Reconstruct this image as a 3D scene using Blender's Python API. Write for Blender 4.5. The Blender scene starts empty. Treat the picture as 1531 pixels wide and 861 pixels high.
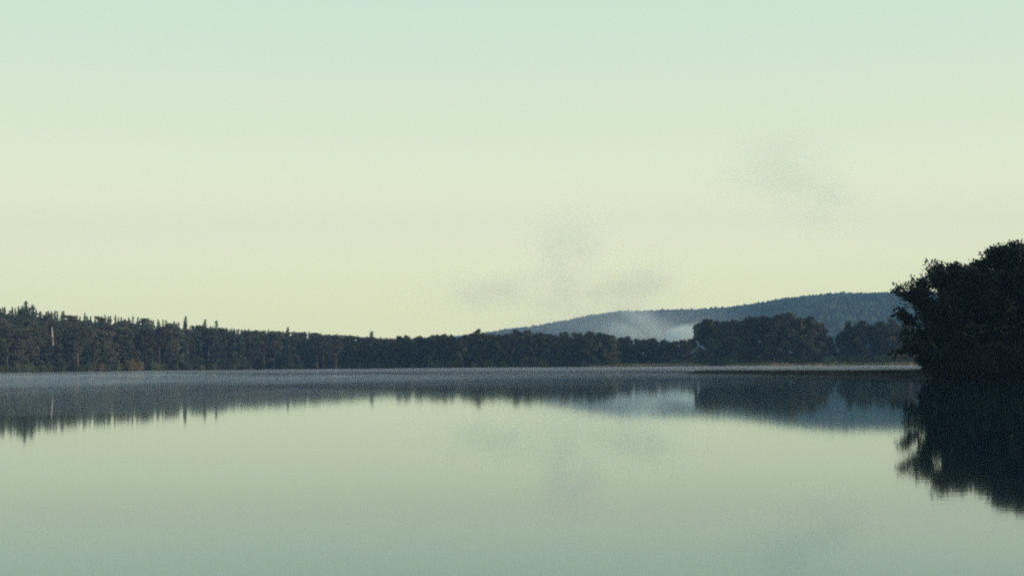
import bpy, math, random
import numpy as np
from mathutils import Vector, Matrix

# ------------------------------------------------------------------ camera
sc = bpy.context.scene
FPX = 2126.0            # focal length in pixels of a 1531 px wide frame (50 mm lens)
CX, CY = 765.5, 430.5
HOR0, SLOPE = 550.0, 0.0086      # where the horizon runs through the photograph
EYE = 2.0
roll = math.atan(SLOPE)
pitch = math.atan((HOR0 - SLOPE * CX - CY) / FPX)
Fw = Vector((0, math.cos(pitch), math.sin(pitch)))
U0 = Vector((0, -math.sin(pitch), math.cos(pitch)))
X0 = Vector((1, 0, 0))
Rt = X0 * math.cos(roll) - U0 * math.sin(roll)
Up = U0 * math.cos(roll) + X0 * math.sin(roll)
cam = bpy.data.cameras.new('camera')
cam.lens = 50.0; cam.sensor_width = 36.0
cam.clip_start = 0.3; cam.clip_end = 40000
co = bpy.data.objects.new('camera', cam)
sc.collection.objects.link(co)
M = Matrix((Rt, Up, -Fw)).transposed().to_4x4()
M.translation = Vector((0, 0, EYE))
co.matrix_world = M
sc.camera = co

def bearing(px, D):                 # x of something that stands at depth D
    return (px - CX) / FPX * D
def hor(px):
    return HOR0 - SLOPE * px
def top_z(px, py, D):               # height of something seen at py at depth D
    return (hor(px) - py) / FPX * D + EYE

# ------------------------------------------------------------------ sky, sun, exposure
SUN_EL, SUN_AZ = math.radians(13), math.radians(102)      # azimuth clockwise from the view direction
w = bpy.data.worlds.new('World'); sc.world = w; w.use_nodes = True
nt = w.node_tree; nt.nodes.clear()
def N(t, k, **kw):
    n = t.nodes.new(k)
    for a, b in kw.items(): setattr(n, a, b)
    return n
out = N(nt, 'ShaderNodeOutputWorld'); bg = N(nt, 'ShaderNodeBackground')
sky = N(nt, 'ShaderNodeTexSky', sky_type='NISHITA', sun_disc=False, sun_elevation=SUN_EL, sun_rotation=SUN_AZ,
        air_density=1.0, dust_density=2.0, ozone_density=1.0)
tc = N(nt, 'ShaderNodeTexCoord'); sx = N(nt, 'ShaderNodeSeparateXYZ')
ramp = N(nt, 'ShaderNodeValToRGB'); ramp.color_ramp.interpolation = 'LINEAR'
# thin high morning veil: pale yellow green near the horizon, cooler above (elevation as z of the direction)
stops = [(0.0, (1.153, 1.13, 0.606)), (0.027, (1.153, 1.13, 0.606)), (0.044, (1.171, 1.144, 0.615)), (0.072, (1.209, 1.192, 0.676)), (0.115, (1.143, 1.161, 0.717)), (0.163, (0.964, 1.055, 0.721)), (0.205, (0.862, 0.998, 0.727)), (0.246, (0.791, 0.954, 0.721)), (0.5, (0.34, 0.5, 0.6)), (1.0, (0.18, 0.33, 0.52))]
while len(ramp.color_ramp.elements) < len(stops): ramp.color_ramp.elements.new(0.5)
for e, (p, c) in zip(ramp.color_ramp.elements, stops):
    e.position = p; e.color = (*c, 1)
mul = N(nt, 'ShaderNodeVectorMath', operation='SCALE'); mul.inputs['Scale'].default_value = 10.0
mix = N(nt, 'ShaderNodeMix', data_type='RGBA'); mix.inputs['Factor'].default_value = 0.88
L = nt.links.new
L(tc.outputs['Generated'], sx.inputs[0]); L(sx.outputs['Z'], ramp.inputs['Fac'])
L(ramp.outputs['Color'], mul.inputs[0])
L(sky.outputs['Color'], mix.inputs['A']); L(mul.outputs[0], mix.inputs['B'])
L(mix.outputs['Result'], bg.inputs['Color']); bg.inputs['Strength'].default_value = 0.1
L(bg.outputs[0], out.inputs['Surface'])

sd = Vector((math.sin(SUN_AZ) * math.cos(SUN_EL), math.cos(SUN_AZ) * math.cos(SUN_EL), math.sin(SUN_EL)))
sl = bpy.data.lights.new('sun', 'SUN'); sl.energy = 4.0; sl.angle = math.radians(0.6); sl.color = (1.0, 0.80, 0.62)
so = bpy.data.objects.new('sun', sl); sc.collection.objects.link(so)
so.rotation_euler = (-sd).to_track_quat('-Z', 'Y').to_euler(); so.location = (0, 0, 500)

sc.view_settings.view_transform = 'Standard'; sc.view_settings.look = 'None'
sc.view_settings.exposure = 0.0; sc.view_settings.gamma = 1.0; sc.view_settings.use_curve_mapping = False
sc.cycles.max_bounces = 7; sc.cycles.diffuse_bounces = 2; sc.cycles.glossy_bounces = 3
sc.cycles.transparent_max_bounces = 8; sc.cycles.volume_bounces = 2
sc.cycles.volume_max_steps = 64
sc.cycles.use_denoising = False
sc.cycles.filter_width = 2.1          # the soft old slide film

# ------------------------------------------------------------------ helpers
C = sc.collection
def lin(r, g, b):
    return tuple((c / 255 / 12.92 if c / 255 <= 0.04045 else ((c / 255 + 0.055) / 1.055) ** 2.4) for c in (r, g, b))

def mat(name, col, rough=0.9, vary=0.35, scale=0.6, col2=None, objvar=0.0, spec=0.15, trans=0.0):
    m = bpy.data.materials.new(name); m.use_nodes = True
    t = m.node_tree; b = t.nodes['Principled BSDF']
    b.inputs['Roughness'].default_value = rough
    b.inputs['Specular IOR Level'].default_value = spec
    c = N(t, 'ShaderNodeTexCoord'); n = N(t, 'ShaderNodeTexNoise')
    n.inputs['Scale'].default_value = scale; n.inputs['Detail'].default_value = 3
    r = N(t, 'ShaderNodeMapRange'); r.inputs['From Min'].default_value = 0.3; r.inputs['From Max'].default_value = 0.7
    mx = N(t, 'ShaderNodeMix', data_type='RGBA')
    c2 = col2 or tuple(x * (1 + vary) for x in col); c1 = tuple(x * (1 - vary) for x in col) if not col2 else col
    mx.inputs['A'].default_value = (*c1, 1); mx.inputs['B'].default_value = (*c2, 1)
    t.links.new(c.outputs['Object'], n.inputs['Vector']); t.links.new(n.outputs['Fac'], r.inputs['Value'])
    t.links.new(r.outputs[0], mx.inputs['Factor'])
    last = mx.outputs['Result']
    if objvar:
        oi = N(t, 'ShaderNodeObjectInfo'); h = N(t, 'ShaderNodeHueSaturation')
        a = N(t, 'ShaderNodeMapRange'); a.inputs['To Min'].default_value = 0.5 - 0.05 * objvar; a.inputs['To Max'].default_value = 0.5 + 0.03 * objvar
        v = N(t, 'ShaderNodeMapRange'); v.inputs['To Min'].default_value = 1 - 0.4 * objvar; v.inputs['To Max'].default_value = 1 + 0.5 * objvar
        t.links.new(oi.outputs['Random'], a.inputs['Value'])
        mm = N(t, 'ShaderNodeMath', operation='MULTIPLY'); mm.inputs[1].default_value = 7.31
        fr = N(t, 'ShaderNodeMath', operation='FRACT')
        t.links.new(oi.outputs['Random'], mm.inputs[0]); t.links.new(mm.outputs[0], fr.inputs[0])
        t.links.new(fr.outputs[0], v.inputs['Value'])
        t.links.new(a.outputs[0], h.inputs['Hue']); t.links.new(v.outputs[0], h.inputs['Value'])
        t.links.new(last, h.inputs['Color']); last = h.outputs['Color']
    t.links.new(last, b.inputs['Base Color'])
    return m

def mesh_np(name, verts, faces_flat, counts, material, smooth=False):
    me = bpy.data.meshes.new(name)
    verts = np.asarray(verts, dtype=np.float32); faces_flat = np.asarray(faces_flat, dtype=np.int32)
    counts = np.asarray(counts, dtype=np.int32)
    me.vertices.add(len(verts)); me.vertices.foreach_set('co', verts.ravel())
    me.loops.add(len(faces_flat)); me.loops.foreach_set('vertex_index', faces_flat)
    me.polygons.add(len(counts))
    st = np.concatenate(([0], np.cumsum(counts)[:-1])).astype(np.int32)
    me.polygons.foreach_set('loop_start', st); me.polygons.foreach_set('loop_total', counts)
    if smooth: me.polygons.foreach_set('use_smooth', np.ones(len(counts), dtype=bool))
    me.update(calc_edges=True); me.materials.append(material)
    return me

class Buf:
    """collects pieces of ONE mesh"""
    def __init__(s): s.v = []; s.f = []; s.c = []; s.n = 0
    def add(s, v, f):                       # f: (k,m) array
        v = np.asarray(v, float); f = np.asarray(f, int)
        s.v.append(v); s.f.append((f + s.n).ravel()); s.c.append(np.full(len(f), f.shape[1])); s.n += len(v)
    def mesh(s, name, material, smooth=False):
        return mesh_np(name, np.concatenate(s.v), np.concatenate(s.f), np.concatenate(s.c), material, smooth)
    def tube(s, pts, rad, sides=6):
        pts = np.asarray(pts, float); k = len(pts); vs = []
        for i in range(k):
            d = pts[min(i + 1, k - 1)] - pts[max(i - 1, 0)]; d /= np.linalg.norm(d) + 1e-9
            a = np.cross(d, (0.3, 0.95, 0.1)); a /= np.linalg.norm(a) + 1e-9; b = np.cross(d, a)
            an = np.arange(sides) * 2 * math.pi / sides
            vs.append(pts[i] + rad[i] * (np.outer(np.cos(an), a) + np.outer(np.sin(an), b)))
        f = [[i * sides + j, i * sides + (j + 1) % sides, (i + 1) * sides + (j + 1) % sides, (i + 1) * sides + j]
             for i in range(k - 1) for j in range(sides)]
        s.add(np.concatenate(vs), f)
    def leaves(s, P, size, rng, flat=0.0, asp=0.6):
        """a folded rhombic leaf (spray) at each point of P"""
        n = len(P); 
        if n == 0: return
        u = rng.normal(size=(n, 3)); u[:, 2] *= (1 - flat); u /= np.linalg.norm(u, axis=1)[:, None] + 1e-9
        t = rng.normal(size=(n, 3)); v = np.cross(u, t); v /= np.linalg.norm(v, axis=1)[:, None] + 1e-9
        sz = (size * rng.uniform(0.6, 1.35, n))[:, None]
        a = P - u * sz * 0.5; b = P + v * sz * asp * 0.5; c = P + u * sz * 0.5; d = P - v * sz * asp * 0.5
        V = np.stack([a, b, c, d], 1).reshape(-1, 3)
        F = np.arange(n * 4).reshape(n, 4)
        s.add(V, F)

def link(name, data, parent=None, loc=(0, 0, 0)):
    o = bpy.data.objects.new(name, data); C.objects.link(o); o.location = loc
    if parent: o.parent = parent
    return o
def tag(o, label, cat, group=None, kind=None):
    o['label'] = label; o['category'] = cat
    if group: o['group'] = group
    if kind: o['kind'] = kind
    return o
def struct(name, me, label=None):
    o = link(name, me); o['kind'] = 'structure'
    if label: o['label'] = label
    return o

def vnoise(x, y, seed=0):
    """smooth value noise, numpy"""
    x = np.asarray(x, float); y = np.asarray(y, float)
    xi = np.floor(x).astype(np.int64); yi = np.floor(y).astype(np.int64); fx = x - xi; fy = y - yi
    fx = fx * fx * (3 - 2 * fx); fy = fy * fy * (3 - 2 * fy)
    def h(a, b):
        n = (a * 374761393 + b * 668265263 + seed * 1442695041) & 0x7fffffff
        n = (n ^ (n >> 13)) * 1274126177 & 0x7fffffff
        return ((n ^ (n >> 16)) & 0xffff) / 65535.0
    return (h(xi, yi) * (1 - fx) + h(xi + 1, yi) * fx) * (1 - fy) + (h(xi, yi + 1) * (1 - fx) + h(xi + 1, yi + 1) * fx) * fy
def fbm(x, y, seed=0, o=4):
    s = 0; a = 0.5
    for k in range(o):
        s = s + a * vnoise(np.asarray(x) * 2 ** k, np.asarray(y) * 2 ** k, seed + k); a *= 0.5
    return s

# ------------------------------------------------------------------ materials
m_leaf_dark = mat('broadleaf_foliage', (0.048, 0.052, 0.030), objvar=1.1, scale=0.25)
m_leaf_autumn = mat('turning_foliage', (0.085, 0.078, 0.040), objvar=0.6, scale=0.25)
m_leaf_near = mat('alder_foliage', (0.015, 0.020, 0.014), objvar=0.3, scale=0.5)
m_spruce = mat('spruce_needles', (0.052, 0.066, 0.046), objvar=1.0, scale=0.3)
m_pine = mat('pine_needles', (0.076, 0.076, 0.052), objvar=1.0, scale=0.3)
m_bark = mat('dark_bark', (0.035, 0.03, 0.026), scale=2)
m_pbark = mat('pine_bark', (0.15, 0.105, 0.085), scale=0.5, objvar=0.4)
m_pale = mat('bare_pale_wood', (0.40, 0.31, 0.27), scale=1)
m_ground = mat('forest_floor', (0.045, 0.042, 0.026), scale=0.08, vary=0.4)
m_bank = mat('marsh_soil', (0.012, 0.012, 0.01), scale=0.3, vary=0.4)
m_reed = mat('dry_reeds', (0.36, 0.27, 0.15), scale=0.06, col2=(0.2, 0.16, 0.09))
m_grass = mat('dark_sedge', (0.014, 0.016, 0.010), scale=0.3)
m_shrub = mat('shrub_foliage', (0.075, 0.10, 0.045), objvar=0.8, scale=0.4)
m_gold = mat('golden_shrub_foliage', (0.18, 0.14, 0.07), objvar=0.5, scale=0.4)
m_hill = mat('hill_forest', (0.048, 0.072, 0.046), scale=0.012, vary=0.45)
m_hillg = mat('hill_ground', (0.035, 0.045, 0.028), scale=0.01, vary=0.4)

# ------------------------------------------------------------------ ground (one sheet round the lake)
S_PX = [-900, -400, 0, 300, 470, 492, 512, 560, 700, 900, 1040, 1140, 1390, 1700, 2300]
S_D = [470, 540, 607, 708, 790, 770, 712, 700, 690, 684, 655, 628, 612, 600, 520]
def shore_y(px):
    return np.interp(px, S_PX, S_D)
def ridge(px, d):      # gentle rise behind the left shore
    rise = np.interp(px, [-900, -200, 0, 60, 130, 300, 420, 560, 700], [26, 20, 15.5, 13.5, 11, 7, 4.5, 3, 1.5])
    t = np.clip((d - 15) / 150, 0, 1); return rise * t * t * (3 - 2 * t)
def ground_z(x, y):
    x = np.asarray(x, float); y = np.asarray(y, float)
    px = CX + FPX * x / np.maximum(y, 1e-3)
    wob = (fbm(px / 18.0, px * 0, 5, 3) - 0.45) * 9
    d = y - shore_y(px) - wob
    z = np.where(d < 0, np.maximum(-2.2, d * 0.12), np.minimum(0.25 + d * 0.03, 1.2) * np.clip(d / 3, 0, 1))
    z = z + np.where(d > 0, ridge(px, d), 0)
    return z
th = np.radians(np.concatenate([np.linspace(-180, -36, 40), np.linspace(-34, 34, 340), np.linspace(36, 180, 40)]))
rr = np.concatenate([[0.5, 8, 30, 100, 200, 300, 400], np.linspace(440, 1000, 180), [1050, 1150, 1300, 1600, 2000, 2600, 3500, 5000, 8000, 14000, 25000]])
TH, RR = np.meshgrid(th, rr, indexing='ij')
GX = RR * np.sin(TH); GY = RR * np.cos(TH)
front = np.abs(TH) < math.radians(35)
GZ = np.where(front, ground_z(GX, np.maximum(GY, 1.0)), np.where(RR < 430, -2.2, np.clip((RR - 450) * 0.05, -2.2, 6)))
nT, nR = TH.shape
idx = np.arange(nT * nR).reshape(nT, nR)
F = np.stack([idx[:-1, :-1], idx[:-1, 1:], idx[1:, 1:], idx[1:, :-1]], -1).reshape(-1, 4)[:, ::-1]
b = Buf(); b.add(np.stack([GX, GY, GZ], -1).reshape(-1, 3), F)
struct('ground', b.mesh('ground', m_ground, True), 'dark wooded ground around the lake')

# ------------------------------------------------------------------ water
mw = bpy.data.materials.new('lake_water'); mw.use_nodes = True
t = mw.node_tree; t.nodes.clear()
wo = N(t, 'ShaderNodeOutputMaterial'); wm = N(t, 'ShaderNodeMixShader'); wf = N(t, 'ShaderNodeFresnel'); wf.inputs['IOR'].default_value = 1.65
wd_ = N(t, 'ShaderNodeBsdfDiffuse'); wd_.inputs['Color'].default_value = (0.004, 0.018, 0.026, 1)
wg = N(t, 'ShaderNodeBsdfGlossy', distribution='MULTI_GGX'); wg.inputs['Color'].default_value = (0.91, 1.0, 1.0, 1); wg.inputs['Roughness'].default_value = 0.036
t.links.new(wf.outputs[0], wm.inputs[0]); t.links.new(wd_.outputs[0], wm.inputs[1]); t.links.new(wg.outputs[0], wm.inputs[2]); t.links.new(wm.outputs[0], wo.inputs['Surface'])
tcn = N(t, 'ShaderNodeTexCoord')
mp = N(t, 'ShaderNodeMapping'); mp.inputs['Scale'].default_value = (3.0, 4.0, 1)
n1 = N(t, 'ShaderNodeTexNoise'); n1.inputs['Scale'].default_value = 1.0; n1.inputs['Detail'].default_value = 2
n2 = N(t, 'ShaderNodeTexNoise'); n2.inputs['Scale'].default_value = 0.012; n2.inputs['Detail'].default_value = 2
mr = N(t, 'ShaderNodeMapRange'); mr.inputs['From Min'].default_value = 0.40; mr.inputs['From Max'].default_value = 0.65
mr.inputs['To Min'].default_value = 0.5; mr.inputs['To Max'].default_value = 1.4
bp = N(t, 'ShaderNodeBump'); bp.inputs['Distance'].default_value = 0.0007
l = t.links.new
l(tcn.outputs['Object'], mp.inputs[0]); l(mp.outputs[0], n1.inputs['Vector']); l(tcn.outputs['Object'], n2.inputs['Vector'])
l(n2.outputs['Fac'], mr.inputs['Value']); l(mr.outputs[0], bp.inputs['Strength'])
mm = N(t, 'ShaderNodeMath', operation='MULTIPLY'); l(n1.outputs['Fac'], mm.inputs[0]); l(mr.outputs[0], mm.inputs[1])
l(mm.outputs[0], bp.inputs['Height']); bp.inputs['Strength'].default_value = 1
t.links.remove(bp.inputs['Strength'].links[0]); l(bp.outputs[0], wg.inputs['Normal'])
b = Buf(); b.add([(-2500, -1500, 0), (2500, -1500, 0), (2500, 1400, 0), (-2500, 1400, 0)], [(0, 1, 2, 3)])
struct('lake_water', b.mesh('lake_water', mw), 'still lake surface mirroring the sky and shores')

# ------------------------------------------------------------------ far hill with its forest
H_PX = [560, 690, 755, 800, 850, 880, 910, 950, 1000, 1040, 1080, 1120, 1160, 1200, 1240, 1290, 1330, 1450, 1600, 1900]
H_PY = [512, 503, 493, 487.5, 479, 472, 468, 466.5, 465, 463.5, 461, 456, 449, 443.5, 440, 439, 438.5, 437, 440, 452]
HD_PX = [560, 850, 1000, 1200, 1900]; HD_D = [3500, 3300, 3000, 2700, 2400]
def hill_top(px):
    D = np.interp(px, HD_PX, HD_D); return D, (hor(px) - np.interp(px, H_PX, H_PY)) / FPX * D + EYE - 9
def hill_z(px, y):
    D, H = hill_top(px)
    t = np.clip((y - (D - 1000)) / 1000, 0, 1); s = t * t * (3 - 2 * t)
    back = np.clip(1 - (y - D) / 600, 0, 1)
    lump = (fbm(px / 55.0, y / 300.0, 31, 3) - 0.45) * 30 * np.sin(t * math.pi)
    return np.where(y < D, H * s + lump, H * back * back * (3 - 2 * back))
pxs = np.linspace(560, 1900, 200); tt = np.concatenate([np.linspace(-1000, 0, 50), np.linspace(40, 600, 10)])
PX, T2 = np.meshgrid(pxs, tt, indexing='ij'); Dm, _ = hill_top(PX); Y = Dm + T2
Z = hill_z(PX, Y) + 1; Xw = (PX - CX) / FPX * Y
nA, nB = PX.shape; idx = np.arange(nA * nB).reshape(nA, nB)
F = np.stack([idx[:-1, :-1], idx[1:, :-1], idx[1:, 1:], idx[:-1, 1:]], -1).reshape(-1, 4)
b = Buf(); b.add(np.stack([Xw, Y, Z], -1).reshape(-1, 3), F)
struct('hill', b.mesh('hill', m_hillg, True), 'long blue wooded hill far behind the lake')
rng = np.random.default_rng(11)
n = 15000
px = rng.uniform(600, 1700, n); D, _ = hill_top(px); y = D - 900 * rng.uniform(0, 1, n) ** 1.3 + 20
z = hill_z(px, y); x = (px - CX) / FPX * y
hh = rng.uniform(7, 12, n) * np.where(rng.uniform(size=n) < 0.04, 1.2, 1.0); ww = hh * rng.uniform(0.28, 0.5, n)
con = rng.uniform(size=n) < 0.45
an = np.arange(5) * 2 * math.pi / 5
rot = rng.uniform(0, 6.28, n)
cx_, cy_ = np.cos(an[None] + rot[:, None]), np.sin(an[None] + rot[:, None])
def ring(zf, rf):
    return np.stack([x[:, None] + cx_ * (ww * rf)[:, None] * rng.uniform(.8, 1.2, (n, 5)), y[:, None] + cy_ * (ww * rf)[:, None], np.repeat((z + hh * zf)[:, None], 5, 1)], -1)
r0 = ring(np.full(n, 0.15), np.where(con, 1.0, 0.75)); r1 = ring(np.full(n, 0.6), np.where(con, 0.5, 1.0))
apex = np.stack([x, y, z + hh], -1)[:, None]
V = np.concatenate([r0, r1, apex], 1).reshape(-1, 3); base = (np.arange(n) * 11)[:, None, None]
q = np.array([[j, (j + 1) % 5, 5 + (j + 1) % 5, 5 + j] for j in range(5)])[None] + base
tr = np.array([[5 + j, 5 + (j + 1) % 5, 10] for j in range(5)])[None] + base
b = Buf(); b.add(V, q.reshape(-1, 4)); b.f.append(tr.reshape(-1)); b.c.append(np.full(n * 5, 3))
o = link('hill_forest', b.mesh('hill_forest', m_hill)); tag(o, 'hazy blue forest covering the long far hill', 'forest', kind='stuff')

# ------------------------------------------------------------------ tree builders (parts: trunk, crown)
def broadleaf_meshes(name, H, R, seed, leaf, per, nl=13, sub=5, base=0.12, lean=(0, 0), mleaf=None, mbark=None, clump=1.0, sides=6, top_sparse=0.0, asp=0.65):
    rng = np.random.default_rng(seed); tb = Buf(); lb = Buf()
    k = 9; hs = np.linspace(0, 1, k)
    wob = np.cumsum(rng.normal(0, 0.018 * H, (k, 2)), 0); wob[0] = 0
    P = np.stack([wob[:, 0] + lean[0] * hs ** 1.5 , wob[:, 1] + lean[1] * hs ** 1.5, hs * H * 0.93 - 0.3], -1)
    r0 = 0.018 * H + 0.06
    tb.tube(P, r0 * (1 - 0.85 * hs) * np.where(hs < 0.05, 1.5, 1), sides + 1)
    def at(h):
        return np.array([np.interp(h, hs, P[:, i]) for i in range(3)])
    pts = [];
    for i in range(nl):
        h = base + (0.97 - base) * ((i + rng.uniform(0, 0.8)) / nl)
        a = i * 2.4 + rng.uniform(-0.5, 0.5)
        prof = math.sin(math.pi * min(1, max(0, (h - base * 0.3) / (1.08 - base * 0.3))) ** 0.8) ** 0.6
        Lb = R * prof * rng.uniform(0.72, 1.12)
        el = math.radians(np.interp(h, [0, 0.5, 1], [4, 28, 66])) + rng.normal(0, 0.12)
        s = at(h * 0.96); d = np.array([math.cos(a) * math.cos(el), math.sin(a) * math.cos(el), math.sin(el)])
        kk = 5; ls = np.linspace(0, 1, kk)
        B = s + np.outer(ls * Lb, d) + np.cumsum(rng.normal(0, 0.03 * Lb, (kk, 3)), 0) * ls[:, None]
        B[:, 2] += -0.10 * Lb * ls ** 2 * (1 if h < 0.5 else 0)
        rb = r0 * (1 - 0.8 * h) * 0.45
        tb.tube(B, rb * (1 - 0.85 * ls), sides - 1)
        pts.append((B[-1], 1.0)); pts.append((B[3], 0.9))
        for j in range(sub):
            f = rng.uniform(0.3, 1.0); q = np.array([np.interp(f, ls, B[:, c]) for c in range(3)])
            d2 = d + rng.normal(0, 0.75, 3); d2[2] += 0.15; d2 /= np.linalg.norm(d2)
            l2 = Lb * rng.uniform(0.25, 0.5)
            e = q + d2 * l2; mid = (q + e) / 2 + rng.normal(0, 0.05 * l2, 3)
            tb.tube([q, mid, e], [rb * 0.4, rb * 0.25, rb * 0.08], 3)
            pts.append((e, 0.9)); pts.append((mid, 0.7))
    pts.append((P[-1], 0.9))
    for q, s in pts:
        hrel = q[2] / H
        m = int(per * s * rng.uniform(0.5, 1.4) * (1 - top_sparse * (hrel > 0.75)))
        c = q + rng.normal(0, 1, (m, 3)) * np.array([0.105, 0.105, 0.075]) * R * clump * rng.uniform(0.7, 1.3)
        c = c[(c[:, 2] > 0.35)]
        lb.leaves(c, leaf, rng, asp=asp)
    return lb.mesh(name + '_crown', mleaf or m_leaf_dark), tb.mesh(name + '_trunk', mbark or m_bark, True)

def spruce_meshes(seed, H, R):
    rng = np.random.default_rng(seed); tb = Buf(); lb = Buf()
    tb.tube([(0, 0, -0.4), (0.05, 0, H * 0.5), (0, 0, H)], [0.26, 0.16, 0.02], 6)
    nt_ = int(H * 1.5)
    for i in range(nt_):
        f = i / nt_; z = H * (0.10 + 0.89 * f)
        r = R * (1 - f) ** 0.8 * rng.uniform(0.7, 1.2) + 0.12
        nb = int(9 - 4 * f)
        for j in range(nb):
            a = rng.uniform(0, 6.283); rl = r * rng.uniform(0.7, 1.15)
            m = max(3, int(rl * 6)); s = np.linspace(0.1, 1, m)
            q = np.stack([np.cos(a) * rl * s, np.sin(a) * rl * s, z - 0.30 * rl * s + 0.15 * rl * s ** 3], -1) + rng.normal(0, 0.09, (m, 3))
            lb.leaves(q, 0.85, rng, flat=0.5, asp=0.6)
    return lb.mesh('spruce_crown', m_spruce), tb.mesh('spruce_trunk', m_bark, True)

def pine_meshes(seed, H, R):
    rng = np.random.default_rng(seed); tb = Buf(); lb = Buf()
    hs = np.linspace(0, 1, 7); P = np.stack([np.cumsum(rng.normal(0, 0.12, 7)), np.cumsum(rng.normal(0, 0.12, 7)), hs * H * 0.97 - 0.3], -1)
    tb.tube(P, 0.27 * (1 - 0.8 * hs), 7)
    for i in range(26):
        h = rng.uniform(0.36, 0.99) if i < 23 else rng.uniform(0.2, 0.4)
        a = rng.uniform(0, 6.283); l = R * rng.uniform(0.55, 1.1) * (1.0 if h < 0.8 else (1.15 - h) / 0.35 + 0.15)
        s = np.array([np.interp(h, hs, P[:, k]) for k in range(3)])
        e = s + np.array([math.cos(a) * l, math.sin(a) * l, l * rng.uniform(0, 0.45)])
        tb.tube([s, (s + e) / 2 + (0, 0, -0.1), e], [0.08, 0.05, 0.02], 4)
        for f in (0.55, 0.8, 1.0):
            c = s + (e - s) * f; m = int(rng.uniform(22, 46))
            lb.leaves(c + rng.normal(0, 1, (m, 3)) * (0.65, 0.65, 0.42), 0.75, rng, flat=0.3, asp=0.5)
    return lb.mesh('pine_crown', m_pine), tb.mesh('pine_trunk', m_pbark, True)

def plant_tree(name, meshes, loc, rz, s, label, cat, group=None, sz=None):
    e = bpy.data.objects.new(name, None); C.objects.link(e); e.empty_display_size = 1
    e.location = loc; e.rotation_euler = (0, 0, rz); e.scale = (s, s, sz or s)
    tag(e, label, cat, group)
    for nm, me in zip(('crown', 'trunk'), meshes): link(nm, me, e)
    return e

R_ = random.Random(4)
spr = [(spruce_meshes(100 + i, 20, R_.uniform(2.4, 3.2)), 20) for i in range(6)]
pin = [(pine_meshes(200 + i, 20, R_.uniform(2.5, 3.3)), 20) for i in range(6)]
brd = [(broadleaf_meshes('broadleaf', 17, 5.9, 300 + i, 0.85, 62, nl=13, sub=5, base=0.10), 17) for i in range(7)]
aut = [(broadleaf_meshes('turning', 17, 5.7, 340 + i, 0.85, 58, nl=12, sub=5, base=0.08, mleaf=m_leaf_autumn), 17) for i in range(3)]

# ------------------------------------------------------------------ left forest, tree by tree
L_PX = [-120, 0, 20, 38, 55, 66, 85, 110, 160, 215, 250, 300, 350, 400, 450, 500, 545, 600, 640]
L_PY = [444, 457, 459, 455, 459, 466, 462, 467, 470, 474, 479, 485, 489, 492, 495, 499, 502, 506, 507]
def crest(px): return float(np.interp(px, L_PX, L_PY))
rows = [(5, 62, 'front row'), (14, 60, 'second row'), (40, 40, 'middle'), (85, 40, 'back'), (150, 125, 'crest')]
row_txt = {
 'front row': {'spruce_tree': 'dark spruce on the left waterline', 'pine_tree': 'pine with reddish trunk on the left waterline'},
 'second row': {'spruce_tree': 'dark spruce just behind the left waterside trees', 'pine_tree': 'pine just behind the left waterside trees'},
 'middle': {'spruce_tree': 'bluish spruce halfway up the left forest', 'pine_tree': 'bluish pine halfway up the left forest'},
 'back': {'spruce_tree': 'hazy spruce under the left forest crest', 'pine_tree': 'hazy pine under the left forest crest'},
 'crest': {'spruce_tree': 'pointed spruce on the left skyline', 'pine_tree': 'round-topped pine on the left skyline'}}
def third(px):
    for lim, tx in ((76, 'left of the pale bare trunk'), (142, 'right of the pale bare trunk'), (230, 'around the golden shrubs'),
                    (335, 'by the pointed skyline spruces'), (430, 'where the crest sinks'), (490, 'just before the middle wood')):
        if px < lim: return tx
    return 'partly behind the middle wood'
for off, cnt, rw in rows:
    for i in range(cnt):
        px = -14 + (600 + 14) * ((i + R_.uniform(0.1, 0.9)) / cnt)
        y = float(shore_y(px)) + off + R_.uniform(-0.3, 0.3) * (6 if off < 20 else 24)
        if off < 10: y = max(y, float(shore_y(px)) + 3)
        if off < 20 and 73 < px < 82: continue
        if px > 505: y = max(y, 790 + off)
        x = bearing(px, y); z = float(ground_z(x, y))
        zt = top_z(px, crest(px), y) - z
        kind = kind_ = 'pine_tree' if R_.random() < (0.1 if rw == 'crest' else (0.6 if px < 230 else 0.4)) else 'spruce_tree'
        if rw == 'crest': h = zt * (R_.uniform(0.90, 0.99) if kind_ == 'pine_tree' else R_.uniform(0.92, 1.04))
        else: h = min(R_.uniform(17, 23.5), zt * 0.98)
        h = max(h, 7)
        ms, H0 = R_.choice(pin if kind == 'pine_tree' else spr)
        s = h / H0
        plant_tree(kind, ms, (x, y, z - 0.1), R_.uniform(0, 6.28), (R_.uniform(0.8, 1.15) * (1.1 if kind == 'pine_tree' else 1) if rw == 'crest' else R_.uniform(0.95, 1.4)), row_txt[rw][kind] + ', ' + third(px), 'tree',
                   'trees of the left forest, %s, %s' % (rw, third(px)), sz=s)
# the rest of the wood between and behind the single trees
rg = np.random.default_rng(77); n = 60000
px = rg.uniform(-60, 640, n); off = rg.uniform(18, 175, n); y = np.where(px > 505, 790.0, shore_y(px)) + off
x = (px - CX) / FPX * y; z0 = ground_z(x, y)
zc = (hor(px) - (np.interp(px, L_PX, L_PY) + 8 + 11 * vnoise(px / 3.0, off / 30, 3))) / FPX * y + EYE
zt = np.minimum(z0 + 17 + 3 * vnoise(x / 4, y / 4, 8), zc)
z = z0 + (zt - z0) * rg.uniform(0.03, 1, n)
bf = Buf(); bf.leaves(np.stack([x, y, z], -1), 1.5, rg, asp=0.7)
o = link('forest', bf.mesh('forest', m_spruce)); tag(o, 'dense dark wood filling the gaps between the trees of the left forest', 'forest', kind='stuff')
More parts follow.
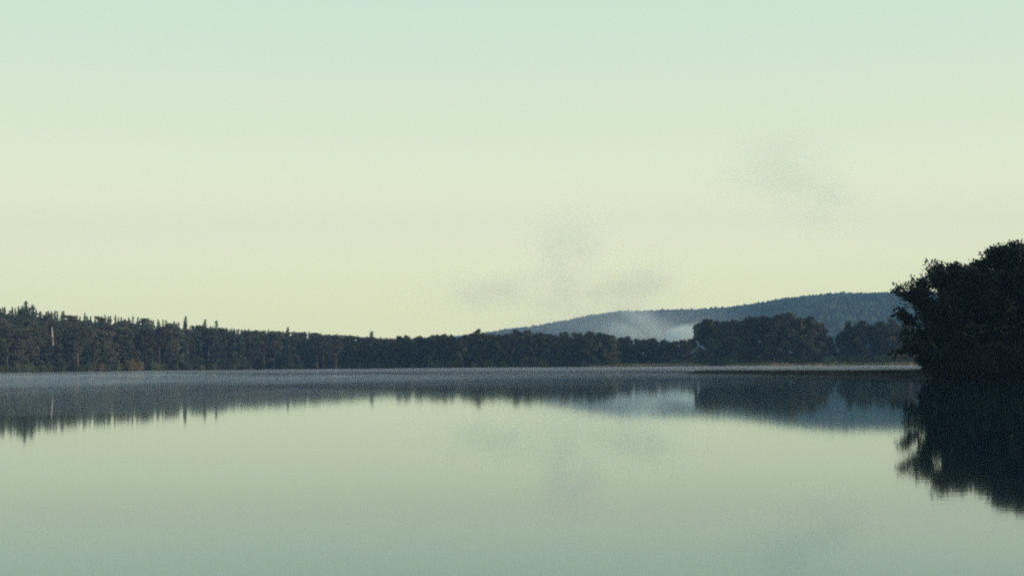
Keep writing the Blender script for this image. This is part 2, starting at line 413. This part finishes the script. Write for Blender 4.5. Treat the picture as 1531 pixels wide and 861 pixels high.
# the trees that stand out
for px, py, off, kind, lab, wd in [
    (38, 449, 130, 'spruce_tree', 'tallest dark spruce peak at the far left, above the left forest', 1.3),
    (48, 454, 120, 'spruce_tree', 'blunt spruce right beside the tallest peak of the left forest', 1.4),
    (277, 471, 150, 'spruce_tree', 'lone pointed spruce rising above the middle of the left forest crest', 0.9),
    (306, 476, 150, 'spruce_tree', 'slim spruce just right of the lone pointed one on the left crest', 1.0),
    (323, 478, 150, 'spruce_tree', 'short pointed spruce on the left crest before the slope evens out', 1.0),
    (430, 487, 150, 'spruce_tree', 'thin spruce tip on the low part of the left crest', 0.8),
    (555, 494, 165, 'spruce_tree', 'small pointed spruce where the left crest sinks behind the middle wood', 1.3)]:
    y = float(shore_y(px)) + off; x = bearing(px, y); z = float(ground_z(x, y)); h = top_z(px, py, y) - z
    plant_tree(kind, spr[R_.randrange(6)][0], (x, y, z), R_.uniform(0, 6), wd * 1.5, lab, 'spruce', sz=h / 20)
# pale bare trunk
y = float(shore_y(78)) + 9.0; x = bearing(79.5, y); z = float(ground_z(x, y)); h = top_z(78, 487, y) - z
b = Buf(); hs = np.linspace(0, 1, 6); dx = -2.5 / FPX * y
P = np.stack([dx * hs ** 2, 0 * hs, hs * h - 0.4], -1); b.tube(P, [0.45, 0.45, 0.5, 0.5, 0.45, 0.2], 7)
e = bpy.data.objects.new('dead_tree', None); C.objects.link(e); e.location = (x, y, z)
tag(e, 'bare pale pinkish trunk leaning slightly at the water edge of the left forest', 'dead tree')
link('trunk', b.mesh('dead_trunk', m_pale, True), e)
bb = Buf()
for a, hz, ll in ((0.5, .55, 1.6), (2.6, .68, 1.9), (4.4, .78, 1.3), (5.6, .88, 1.0)):
    s = np.array([dx * hz ** 2, 0, hz * h]); bb.tube([s, s + np.array([math.cos(a), math.sin(a), 0.5]) * ll], [0.09, 0.02], 4)
link('branch_stub', bb.mesh('dead_branch', m_pale), e)

for pxx, pyy, off, lab in ((80.5, 515, 3, 'young spruce hiding the foot of the pale bare trunk'), (74, 519, 5, 'second young spruce before the pale bare trunk, on its left'), (87, 521, 4, 'lowest young spruce right of the pale bare trunk')):
    yy = float(shore_y(pxx)) + off; hh_ = top_z(pxx, pyy, yy)
    plant_tree('spruce_tree', spr[int(pxx) % 6][0], (bearing(pxx, yy), yy, 0.1), pxx, hh_ / 20 * 1.8, lab, 'spruce', sz=hh_ / 20)
# shrubs along the left shore
def shrub_mesh(seed, R, Hh, m, leaf=0.42, n=900):
    rng = np.random.default_rng(seed); b = Buf()
    for i in range(9):
        c = np.array([rng.uniform(-R, R) * 0.7, rng.uniform(-R, R) * 0.5, rng.uniform(0.15, 0.75) * Hh])
        b.leaves(np.abs((c + rng.normal(0, 1, (n // 9, 3)) * (R * 0.28, R * 0.28, Hh * 0.2)) * (1, 1, 1)) * np.array([1, 1, 1]) * np.where(np.array([0, 0, 1]) == 1, 1, 1) if False else c + rng.normal(0, 1, (n // 9, 3)) * (R * 0.28, R * 0.28, Hh * 0.2), leaf, rng)
        b.tube([(0, 0, -0.3), c * 0.5, c], [0.08, 0.05, 0.02], 4)
    return b.mesh('shrub', m)
shg = [shrub_mesh(500 + i, 2.6, 3.2, m_shrub) for i in range(3)]; shy = [shrub_mesh(510 + i, 2.2, 3.6, m_gold) for i in range(2)]
for i, px in enumerate([-6, 9, 22, 41, 52, 60, 68, 84, 93, 118, 133, 160, 176, 229, 243, 262, 285, 300, 318, 346, 368, 391, 420, 447, 470]):
    y = float(shore_y(px)) + R_.uniform(0.5, 2.5); x = bearing(px, y)
    o = link('shrub', shg[i % 3], None, (x, y, 0.1)); o.rotation_euler.z = R_.uniform(0, 6); s = R_.uniform(0.7, 1.25); o.scale = (s, s, s)
    tag(o, 'low dull green shrub on the waterline in front of the left forest', 'shrub', 'green shrubs along the left waterline')
for i, (px, s, lab) in enumerate([(150, 1.0, 'golden shrub left of the two others below the left forest'), (194, 1.5, 'largest golden shrub on the waterline of the left forest'),
                                (207, 1.3, 'golden shrub just right of the largest one below the left forest')]):
    y = float(shore_y(px)) + 1.0; o = link('golden_shrub', shy[i % 2], None, (bearing(px, y), y, 0.1)); o.scale = (s, s, s); tag(o, lab, 'shrub')

# ------------------------------------------------------------------ middle wood
C_PX = [505, 520, 545, 575, 610, 640, 670, 700, 726, 745, 775, 800, 823, 845, 860, 885, 905, 920, 940, 965, 1000, 1032]
C_PY = [528, 518, 510, 505, 504, 503, 502, 501, 497, 500, 497, 498, 494, 501, 499, 497, 498, 502, 505, 506, 508, 508]
for row, (off, cnt, rw) in enumerate([(5, 50, 'front'), (16, 56, 'back')]):
    for i in range(cnt):
        px = 507 + (1034 - 507) * ((i + R_.uniform(0.2, 0.8)) / cnt)
        far = px > 922
        y = float(shore_y(px)) + off + R_.uniform(-2, 2) + (60 if far else 0)
        x = bearing(px, y); z = max(0.1, float(ground_z(x, y)))
        h = (top_z(px, float(np.interp(px, C_PX, C_PY)), y) - z) * (R_.uniform(0.88, 1.04) if row else R_.uniform(0.8, 0.97))
        warm = (650 < px < 720 or 905 < px < 950) and R_.random() < 0.3
        nm = 'broadleaf_tree'; ms = R_.choice(aut if warm else brd)[0]; s = h / 17
        part_ = 'low hazy right end' if far else ('brownish right half' if px > 760 else ('middle stretch' if px > 620 else 'dark left end'))
        lab = ('round brownish tree' if warm else 'dark round broadleaf tree') + (' standing at the waterline of' if not row else ' showing its top behind') + ' the middle wood, ' + part_.replace('brownish ', '')
        plant_tree(nm, ms, (x, y, z - 0.1), R_.uniform(0, 6.28), s * R_.uniform(0.72, 1.0), lab, 'tree',
                   'trees of the middle wood, %s, %s%s' % (rw, part_, ', brownish' if warm else ''), sz=s)

# ------------------------------------------------------------------ right wood (nearer clump) and its neighbour
def clump(tops, off, label_fn, group, sp, cat='tree'):
    for i, (px, py, wd, warm) in enumerate(tops):
        y = float(shore_y(px)) + off + R_.uniform(-1.5, 1.5); x = bearing(px, y); z = max(0.1, float(ground_z(x, y)))
        h = top_z(px, py, y) - z; s = h / 17
        plant_tree('broadleaf_tree', R_.choice(aut if warm else brd)[0], (x, y, z - 0.1), R_.uniform(0, 6.28), s * wd, label_fn(i, px, warm), cat, group, sz=s * 1.02)
T_front = [(1045, 484, .85, 0), (1056, 481, .95, 0), (1074, 484, .95, 0), (1092, 484, .9, 0), (1112, 480, .9, 0), (1130, 477, .9, 0), (1150, 479, .9, 0),
           (1168, 473, .95, 0), (1187, 477, .9, 0), (1206, 479, .95, 0), (1222, 486, .85, 1)]
T_back = [(1064, 483, .95, 0), (1084, 483, .95, 0), (1101, 482, .95, 0), (1121, 479, .95, 0), (1140, 478, .95, 0), (1159, 476, .95, 0), (1178, 477, .95, 0), (1197, 478, .95, 0), (1214, 482, .9, 0), (1231, 497, .8, 1)]
names_f = ['leftmost tree of the dark right clump, its edge sheer above the water', 'first square-topped tree at the left end of the right clump',
  'dark tree third from the left at the front of the right clump', 'dark tree left of the dip in the top of the right clump', 'dark tree in the left middle of the right clump',
  'rounded tree left of the highest crown of the right clump', 'dark tree touching the highest crown of the right clump on its left', 'highest crowned tree of the right clump',
  'dark tree just right of the highest crown of the right clump', 'round tree near the right end of the right clump', 'small brownish tree ending the right clump on its right']
clump(T_front, 6, lambda i, px, w_: names_f[i], 'front trees of the right clump', 9)
clump(T_back, 17, lambda i, px, w_: 'brownish tree behind the right end of the right clump' if w_ else 'dark tree showing only its top behind the front of the right clump', 'back trees of the right clump', 9)
T_low = [(1243, 505, .6, 0), (1254, 501, .7, 0)]
clump(T_low, 45, lambda i, px, w_: ['low tree right after the right clump, in the gap', 'second low tree in the gap, beside the last round wood'][i], 'low trees in the gap', 9)
T_e = [(1270, 490, .9, 0), (1285, 485, .95, 0), (1303, 488, .9, 0), (1322, 484, .95, 0), (1340, 488, .95, 1), (1357, 487, .9, 1), (1372, 494, .9, 1), (1388, 500, .9, 0), (1410, 498, 1, 0), (1434, 500, 1, 0)]
ne = ['leftmost dark tree of the last round wood', 'round dark tree, second of the last round wood', 'dark tree at the dip of the last round wood', 'highest round tree of the last round wood',
      'brownish tree left of the others turning colour by the big near trees', 'brownish tree in the middle of those turning colour', 'brownish tree half hidden by the near overhanging crown',
      'dark tree hidden behind the near trees, the left one', 'dark tree hidden behind the near trees, the middle one', 'dark tree hidden behind the near trees, the right one']
clump(T_e, 8, lambda i, px, w_: ne[i], 'trees of the last round wood', 9)
T_e2 = [(1266, 495, .8, 0), (1277, 488, .85, 0), (1294, 488, .85, 0), (1312, 487, .85, 0), (1331, 487, .85, 0), (1349, 489, .85, 0), (1365, 492, .85, 0), (1380, 497, .8, 0)]
clump(T_e2, 18, lambda i, px, w_: 'dark tree showing between the front trees of the last round wood', 'back trees of the last round wood', 9)
for i, (px, s, lab) in enumerate([(1347, 1.25, 'orange brown shrub on the sandy shore under the last round wood'), (1360, 0.9, 'small golden shrub right of the orange one on the sandy shore'),
                                  (1160, 0.8, 'golden shrub at the foot of the right clump'), (1118, 0.6, 'small pale shrub at the foot of the right clump, further left')]):
    y = float(shore_y(px)) + 3.0; o = link('golden_shrub', shy[i % 2], None, (bearing(px, y), y, 0.2)); o.scale = (s, s, s); tag(o, lab, 'shrub')
# understorey that closes the foot of the woods
for i, px in enumerate(list(range(512, 1035, 15)) + list(range(1046, 1240, 12)) + list(range(1262, 1400, 13))):
    far = 925 < px < 1037
    y = float(shore_y(px)) + (62 if far else R_.uniform(2.5, 5)); x = bearing(px, y)
    o = link('shrub', shg[i % 3], None, (x, y, 0.3)); o.rotation_euler.z = R_.uniform(0, 6); s = R_.uniform(0.8, 1.3); o.scale = (s * 1.2, s, s)
    g = 'the middle wood' if px < 1037 else ('the right clump' if px < 1245 else 'the last round wood')
    tag(o, 'dark low shrub at the shaded foot of ' + g, 'shrub', 'shrubs at the foot of ' + g)

# ------------------------------------------------------------------ dry reeds on the far right shore
rng = np.random.default_rng(21)
def blades(P, h, wdt, rng, m, name):
    n = len(P); a = rng.uniform(0, 6.283, n); hh = h * rng.uniform(0.5, 1.25, n)
    d = np.stack([np.cos(a), np.sin(a), 0 * a], -1) * (wdt / 2); tip = rng.normal(0, 0.18, (n, 3)) * hh[:, None]; tip[:, 2] = hh
    V = np.stack([P - d, P + d, P + tip], 1).reshape(-1, 3); b = Buf(); b.add(V, np.arange(n * 3).reshape(n, 3)); return b.mesh(name, m)
n = 14000; px = rng.uniform(880, 1420, n); y = shore_y(px) + (fbm(px / 18.0, px * 0, 5, 3) - 0.45) * 9 + rng.uniform(-1.0, 3.5, n)
P = np.stack([(px - CX) / FPX * y, y, np.full(n, 0.0)], -1)
keep = (fbm(px / 25, px * 0, 9) > 0.33) | (px > 1150)
o = link('reeds', blades(P[keep], 1.25, 0.22, rng, m_reed, 'reeds')); tag(o, 'strip of dry golden reeds along the far right shoreline', 'reeds', kind='stuff')

# ------------------------------------------------------------------ near headland on the right
poly = np.array([(30, 246), (35, 220), (40, 196), (45.5, 160), (46.5, 151), (58, 143), (90, 138), (170, 130), (170, 240), (80, 205), (58, 193), (50, 200), (44, 222), (36, 246)])
def sdist(x, y):
    x = np.asarray(x, float); y = np.asarray(y, float)
    d = np.full(x.shape, 1e9); ins = np.zeros(x.shape, bool); k = len(poly)
    for i in range(k):
        a = poly[i]; c = poly[(i + 1) % k]; e = c - a
        t = np.clip(((x - a[0]) * e[0] + (y - a[1]) * e[1]) / (e @ e), 0, 1)
        d = np.minimum(d, np.hypot(x - a[0] - t * e[0], y - a[1] - t * e[1]))
        cr = ((a[1] > y) != (c[1] > y)) & (x < (c[0] - a[0]) * (y - a[1]) / (c[1] - a[1] + 1e-9) + a[0]); ins ^= cr
    return np.where(ins, d, -d)
def head_z(x, y):
    d = sdist(x, y) + (fbm(np.asarray(x) / 3.0, np.asarray(y) / 6.0, 3) - 0.47) * 3.0
    return np.where(d > 0, 0.42 * np.clip(d / 1.2, 0, 1) + np.clip(d - 3, 0, 30) * 0.03, np.maximum(d * 0.5, -2.5))
xs = np.linspace(22, 178, 260); ys = np.linspace(122, 256, 180)
XX, YY = np.meshgrid(xs, ys, indexing='ij'); ZZ = head_z(XX, YY)
nA, nB = XX.shape; idx = np.arange(nA * nB).reshape(nA, nB)
F = np.stack([idx[:-1, :-1], idx[1:, :-1], idx[1:, 1:], idx[:-1, 1:]], -1).reshape(-1, 4)
b = Buf(); b.add(np.stack([XX, YY, ZZ], -1).reshape(-1, 3), F)
struct('shore_bank', b.mesh('shore_bank', m_bank, True), 'low dark headland under the near trees')
n = 60000; x = rng.uniform(26, 100, n); y = rng.uniform(135, 250, n); z = head_z(x, y)
k = (z > 0.1) & (z < 2)
o = link('sedge', blades(np.stack([x, y, z - 0.05], -1)[k], 0.30, 0.10, rng, m_grass, 'sedge')); tag(o, 'dark sedge covering the low near headland', 'grass', kind='stuff')

near = [  # base px, depth, top py, crown radius, lean px, seed, label, leaf density, sparse top
 (1410, 158, 390, 4.1, -22, 2, 'leftmost near tree, its thin crown overhanging the water', 36, 0.6),
 (1402, 152, 434, 4.0, -36, 3, 'low near tree leaning left far out over the water', 60, 0.4),
 (1428, 160, 389, 3.6, -8, 5, 'second near tree from the left, with a dense dark crown', 95, 0.1),
 (1452, 155, 402, 3.8, 2, 6, 'dense near tree between the second and the tallest crown', 100, 0.1),
 (1486, 161, 360, 4.0, -4, 7, 'tallest near tree, its spiky top near the right edge', 95, 0.3),
 (1530, 158, 366, 4.4, 4, 8, 'tall near tree cut by the right edge of the view', 95, 0.3),
 (1470, 172, 400, 4.6, -4, 9, 'near tree standing behind the dense ones, hardly visible', 90, 0.1),
 (1576, 160, 368, 5.2, 0, 10, 'near tree just beyond the right edge of the view', 90, 0.1),
 (1516, 176, 384, 4.6, 0, 12, 'rear tree of the near grove behind the edge of the view', 80, 0.1),
 (1640, 150, 360, 5.6, 0, 14, 'broad tree of the near grove further right along the bank', 70, 0.1),
 (1720, 158, 352, 5.6, 0, 15, 'taller unseen tree added further right along the bank to shade the near grove', 70, 0.1),  # from here on: trees out of view, added to keep sun off the grove
 (1700, 140, 362, 5.6, 0, 16, 'waterside unseen tree added further right along the bank to shade the near grove', 70, 0.1),
 (1850, 142, 340, 6.2, 0, 17, 'last big unseen tree added on the right to shade the near grove', 70, 0.1),
 (1840, 160, 345, 6.2, 0, 18, 'big unseen tree added inland of the last one to shade the near grove', 60, 0.1),
]
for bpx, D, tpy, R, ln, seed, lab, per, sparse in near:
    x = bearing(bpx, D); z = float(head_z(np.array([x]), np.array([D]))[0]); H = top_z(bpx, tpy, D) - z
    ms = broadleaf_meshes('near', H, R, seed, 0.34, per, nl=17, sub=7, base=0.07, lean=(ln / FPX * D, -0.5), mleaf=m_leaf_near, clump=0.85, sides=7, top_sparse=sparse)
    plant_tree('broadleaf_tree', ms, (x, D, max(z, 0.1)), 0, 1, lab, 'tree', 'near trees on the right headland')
nsh = [shrub_mesh(600 + i, 2.6, 3.4, m_leaf_near, 0.26, 2600) for i in range(3)]
for i, (px, D, s) in enumerate([(1398, 152, .55), (1412, 151, .9), (1428, 149, .85), (1446, 148, 1.0), (1466, 147, .95), (1488, 147, 1.1), (1512, 146, 1.0), (1538, 146, 1.1), (1420, 158, 1.4), (1450, 158, 1.5), (1480, 158, 1.6), (1515, 156, 1.6)]):
    x = bearing(px, D); z = float(head_z(np.array([x]), np.array([float(D)]))[0]); o = link('shrub', nsh[i % 3], None, (x, D, max(z, 0) + 0.05)); o.scale = (s, s, s); o.rotation_euler.z = i * 1.3
    tag(o, 'black leafy shrub filling the foot of the near trees', 'shrub', 'shrubs under the near trees')

# ------------------------------------------------------------------ mist, smoke, haze
def vol_mat(name, dens, col=(1, 1, 1), aniso=0.0):
    m = bpy.data.materials.new(name); m.use_nodes = True; t = m.node_tree; t.nodes.clear()
    o = N(t, 'ShaderNodeOutputMaterial'); v = N(t, 'ShaderNodeVolumePrincipled')
    v.inputs['Color'].default_value = (*col, 1); v.inputs['Density'].default_value = dens; v.inputs['Anisotropy'].default_value = aniso
    t.links.new(v.outputs[0], o.inputs['Volume']); return m
def lens(name, cx, cy, rx, ry, h, seed, m, label):
    """flat cushion of mist with a ragged outline, thinning to nothing at its rim"""
    nu, nv = 144, 30; V = []; 
    an = np.arange(nu) * 2 * math.pi / nu
    rag = 0.72 + 0.5 * fbm(3 + 2.2 * np.cos(an), 3 + 2.2 * np.sin(an), seed, 4)
    rings = []
    for j in range(1, nv + 1):
        f = j / nv; X = cx + rx * f * rag * np.cos(an); Yv = cy + ry * f * rag * np.sin(an)
        zz = h * (1 - f ** 2) ** 1.5 * (0.15 + 1.7 * fbm(X / 22, Yv / 50, seed + 7, 3))
        rings.append(np.stack([X, Yv, 0.006 + zz], -1))
    V = np.concatenate([[(cx, cy, 0.006 + h)]] + rings + [[(cx, cy, 0.003)]]); last = len(V) - 1
    b = Buf(); q = []; tr = []
    for j in range(nv - 1):
        for i in range(nu):
            q.append((1 + j * nu + i, 1 + (j + 1) * nu + i, 1 + (j + 1) * nu + (i + 1) % nu, 1 + j * nu + (i + 1) % nu))
    for i in range(nu):
        tr.append((0, 1 + i, 1 + (i + 1) % nu)); e = 1 + (nv - 1) * nu; tr.append((last, e + (i + 1) % nu, e + i))
    b.add(V, q); b.f.append(np.array(tr).ravel()); b.c.append(np.full(len(tr), 3))
    o = link(name, b.mesh(name, m)); tag(o, label, 'mist', kind='stuff'); return o
m_m1 = vol_mat('mist_dense', 0.0017, (0.78, 0.86, 0.98)); m_m2 = vol_mat('mist_thin', 0.0030, (0.72, 0.85, 1))
lens('mist', -30, 500, 330, 195, 0.62, 1, m_m1, 'pale mist lying on the water before the far shore')
lens('mist', 120, 455, 160, 150, 0.20, 2, m_m1, 'pale mist lying on the water before the right clump')
lens('mist', -80, 215, 85, 140, 0.95, 3, m_m2, 'thin mist drifting over the water on the left')
lens('mist', -24, 86, 26, 27, 0.75, 6, m_m2, 'faint nearest mist patch over the dark reflection of the left forest')
lens('mist', -4, 215, 60, 140, 0.30, 9, m_m2, 'thin mist drifting over the water in the middle')
lens('mist', -7, 11.5, 28, 8.6, 0.27, 12, vol_mat('water_tint_near', 0.042, (0.50, 0.90, 1.0)), 'added bluish veil that cools the colour of the nearest water')  # added volume, only there to turn the nearest water bluer
lens('mist', 75, 330, 70, 45, 0.25, 4, m_m2, 'thin mist drifting behind the near headland')

def smoke(name, px, py, D, rx, rz, dens, seed, label, col, sc_=1.0, cut=0.42, ry=None, tilt=0.0):
    me_b = Buf(); nu, nv = 20, 12; V = []
    for j in range(nv + 1):
        ph = math.pi * j / nv
        for i in range(nu):
            a = 2 * math.pi * i / nu; V.append((math.sin(ph) * math.cos(a), math.sin(ph) * math.sin(a), math.cos(ph)))
    f = [(j * nu + i, (j + 1) * nu + i, (j + 1) * nu + (i + 1) % nu, j * nu + (i + 1) % nu) for j in range(nv) for i in range(nu)]
    me_b.add(V, f)
    m = bpy.data.materials.new(name); m.use_nodes = True; t = m.node_tree; t.nodes.clear(); l = t.links.new
    o_ = N(t, 'ShaderNodeOutputMaterial'); v = N(t, 'ShaderNodeVolumePrincipled'); v.inputs['Color'].default_value = (*col, 1)
    tc = N(t, 'ShaderNodeTexCoord'); ln = N(t, 'ShaderNodeVectorMath', operation='LENGTH')
    mr = N(t, 'ShaderNodeMapRange', interpolation_type='SMOOTHSTEP'); mr.inputs['From Min'].default_value = 1.0; mr.inputs['From Max'].default_value = 0.0
    mp = N(t, 'ShaderNodeMapping'); mp.inputs['Location'].default_value = (seed * 3.1, seed * 1.7, 0); mp.inputs['Scale'].default_value = (sc_ * rx / 60, sc_ * 0.8, sc_ * rz / 45)
    nz = N(t, 'ShaderNodeTexNoise'); nz.inputs['Scale'].default_value = 1.0; nz.inputs['Detail'].default_value = 4; nz.inputs['Distortion'].default_value = 0.6
    m2 = N(t, 'ShaderNodeMapRange', interpolation_type='SMOOTHSTEP'); m2.inputs['From Min'].default_value = cut; m2.inputs['From Max'].default_value = cut + 0.3
    mu = N(t, 'ShaderNodeMath', operation='MULTIPLY'); md = N(t, 'ShaderNodeMath', operation='MULTIPLY'); md.inputs[1].default_value = dens
    l(tc.outputs['Object'], ln.inputs[0]); l(ln.outputs['Value'], mr.inputs['Value']); l(tc.outputs['Object'], mp.inputs[0]); l(mp.outputs[0], nz.inputs['Vector'])
    l(nz.outputs['Fac'], m2.inputs['Value']); l(m2.outputs[0], mu.inputs[0]); l(mr.outputs[0], mu.inputs[1]); l(mu.outputs[0], md.inputs[0])
    l(md.outputs[0], v.inputs['Density']); l(v.outputs[0], o_.inputs['Volume'])
    o = link(name, me_b.mesh(name, m)); s = D / FPX
    o.location = ((px - CX) * s, D, (hor(px) - py) * s + EYE); o.scale = (rx * s, ry or 50, rz * s); o.rotation_euler.y = math.radians(tilt)
    tag(o, label, 'smoke', kind='stuff'); return o
WH = (0.90, 1.0, 0.97); GR = (0.80, 0.90, 0.93)
smoke('smoke', 965, 498, 1500, 115, 30, 0.017, 1, 'bright smoke rising behind the middle wood in front of the hill', WH, 1.2, 0.32)
smoke('smoke', 1022, 500, 1450, 58, 18, 0.10, 2, 'brightest low smoke beside the right clump', WH, 1.2, 0.26, tilt=-14)
smoke('smoke', 948, 482, 1550, 55, 38, 0.020, 9, 'torn pale smoke climbing the lower slope of the hill', WH, 1.5, 0.36, tilt=25)
smoke('smoke', 925, 488, 1560, 270, 44, 0.0070, 8, 'thin smoke veil paling the left end of the hill', (0.93, 0.97, 0.98), 0.8, 0.15)
for k_, (a_, b_, rx_, rz_, dn, tl, lb_) in enumerate([
    (745, 437, 160, 46, 0.0060, -4, 'low grey smoke drift reaching furthest left above the middle wood'),
    (850, 385, 85, 95, 0.0068, 8, 'grey smoke wisp standing tallest above the middle wood'),
    (885, 440, 190, 52, 0.0058, 0, 'wide flat smoke drift above the left end of the hill'),
    (962, 420, 85, 42, 0.0068, -12, 'small darker smoke puff above the left shoulder of the hill'),
    (1165, 240, 130, 70, 0.0052, -15, 'faint high smoke wisp far above the right clump'),
    (1215, 295, 105, 62, 0.0064, 5, 'faint smoke wisp hanging below the highest one')]):
    smoke('smoke', a_, b_, 1600 + 20 * k_, rx_, rz_, dn, 11 + k_, lb_, GR, 1.1, 0.30, tilt=tl)

bm_v = [(x, y, z) for z in (-5.0, 420.0) for x, y in ((-3400, -60), (3400, -60), (3400, 4150), (-3400, 4150))]
b = Buf(); b.add(bm_v, [(3, 2, 1, 0), (4, 5, 6, 7), (0, 1, 5, 4), (1, 2, 6, 5), (2, 3, 7, 6), (3, 0, 4, 7)])
o = link('haze', b.mesh('haze', vol_mat('haze_air', 1.2e-4, (0.29, 0.56, 0.97)))); tag(o, 'thin blue morning haze filling the air over the lake', 'haze', kind='stuff')
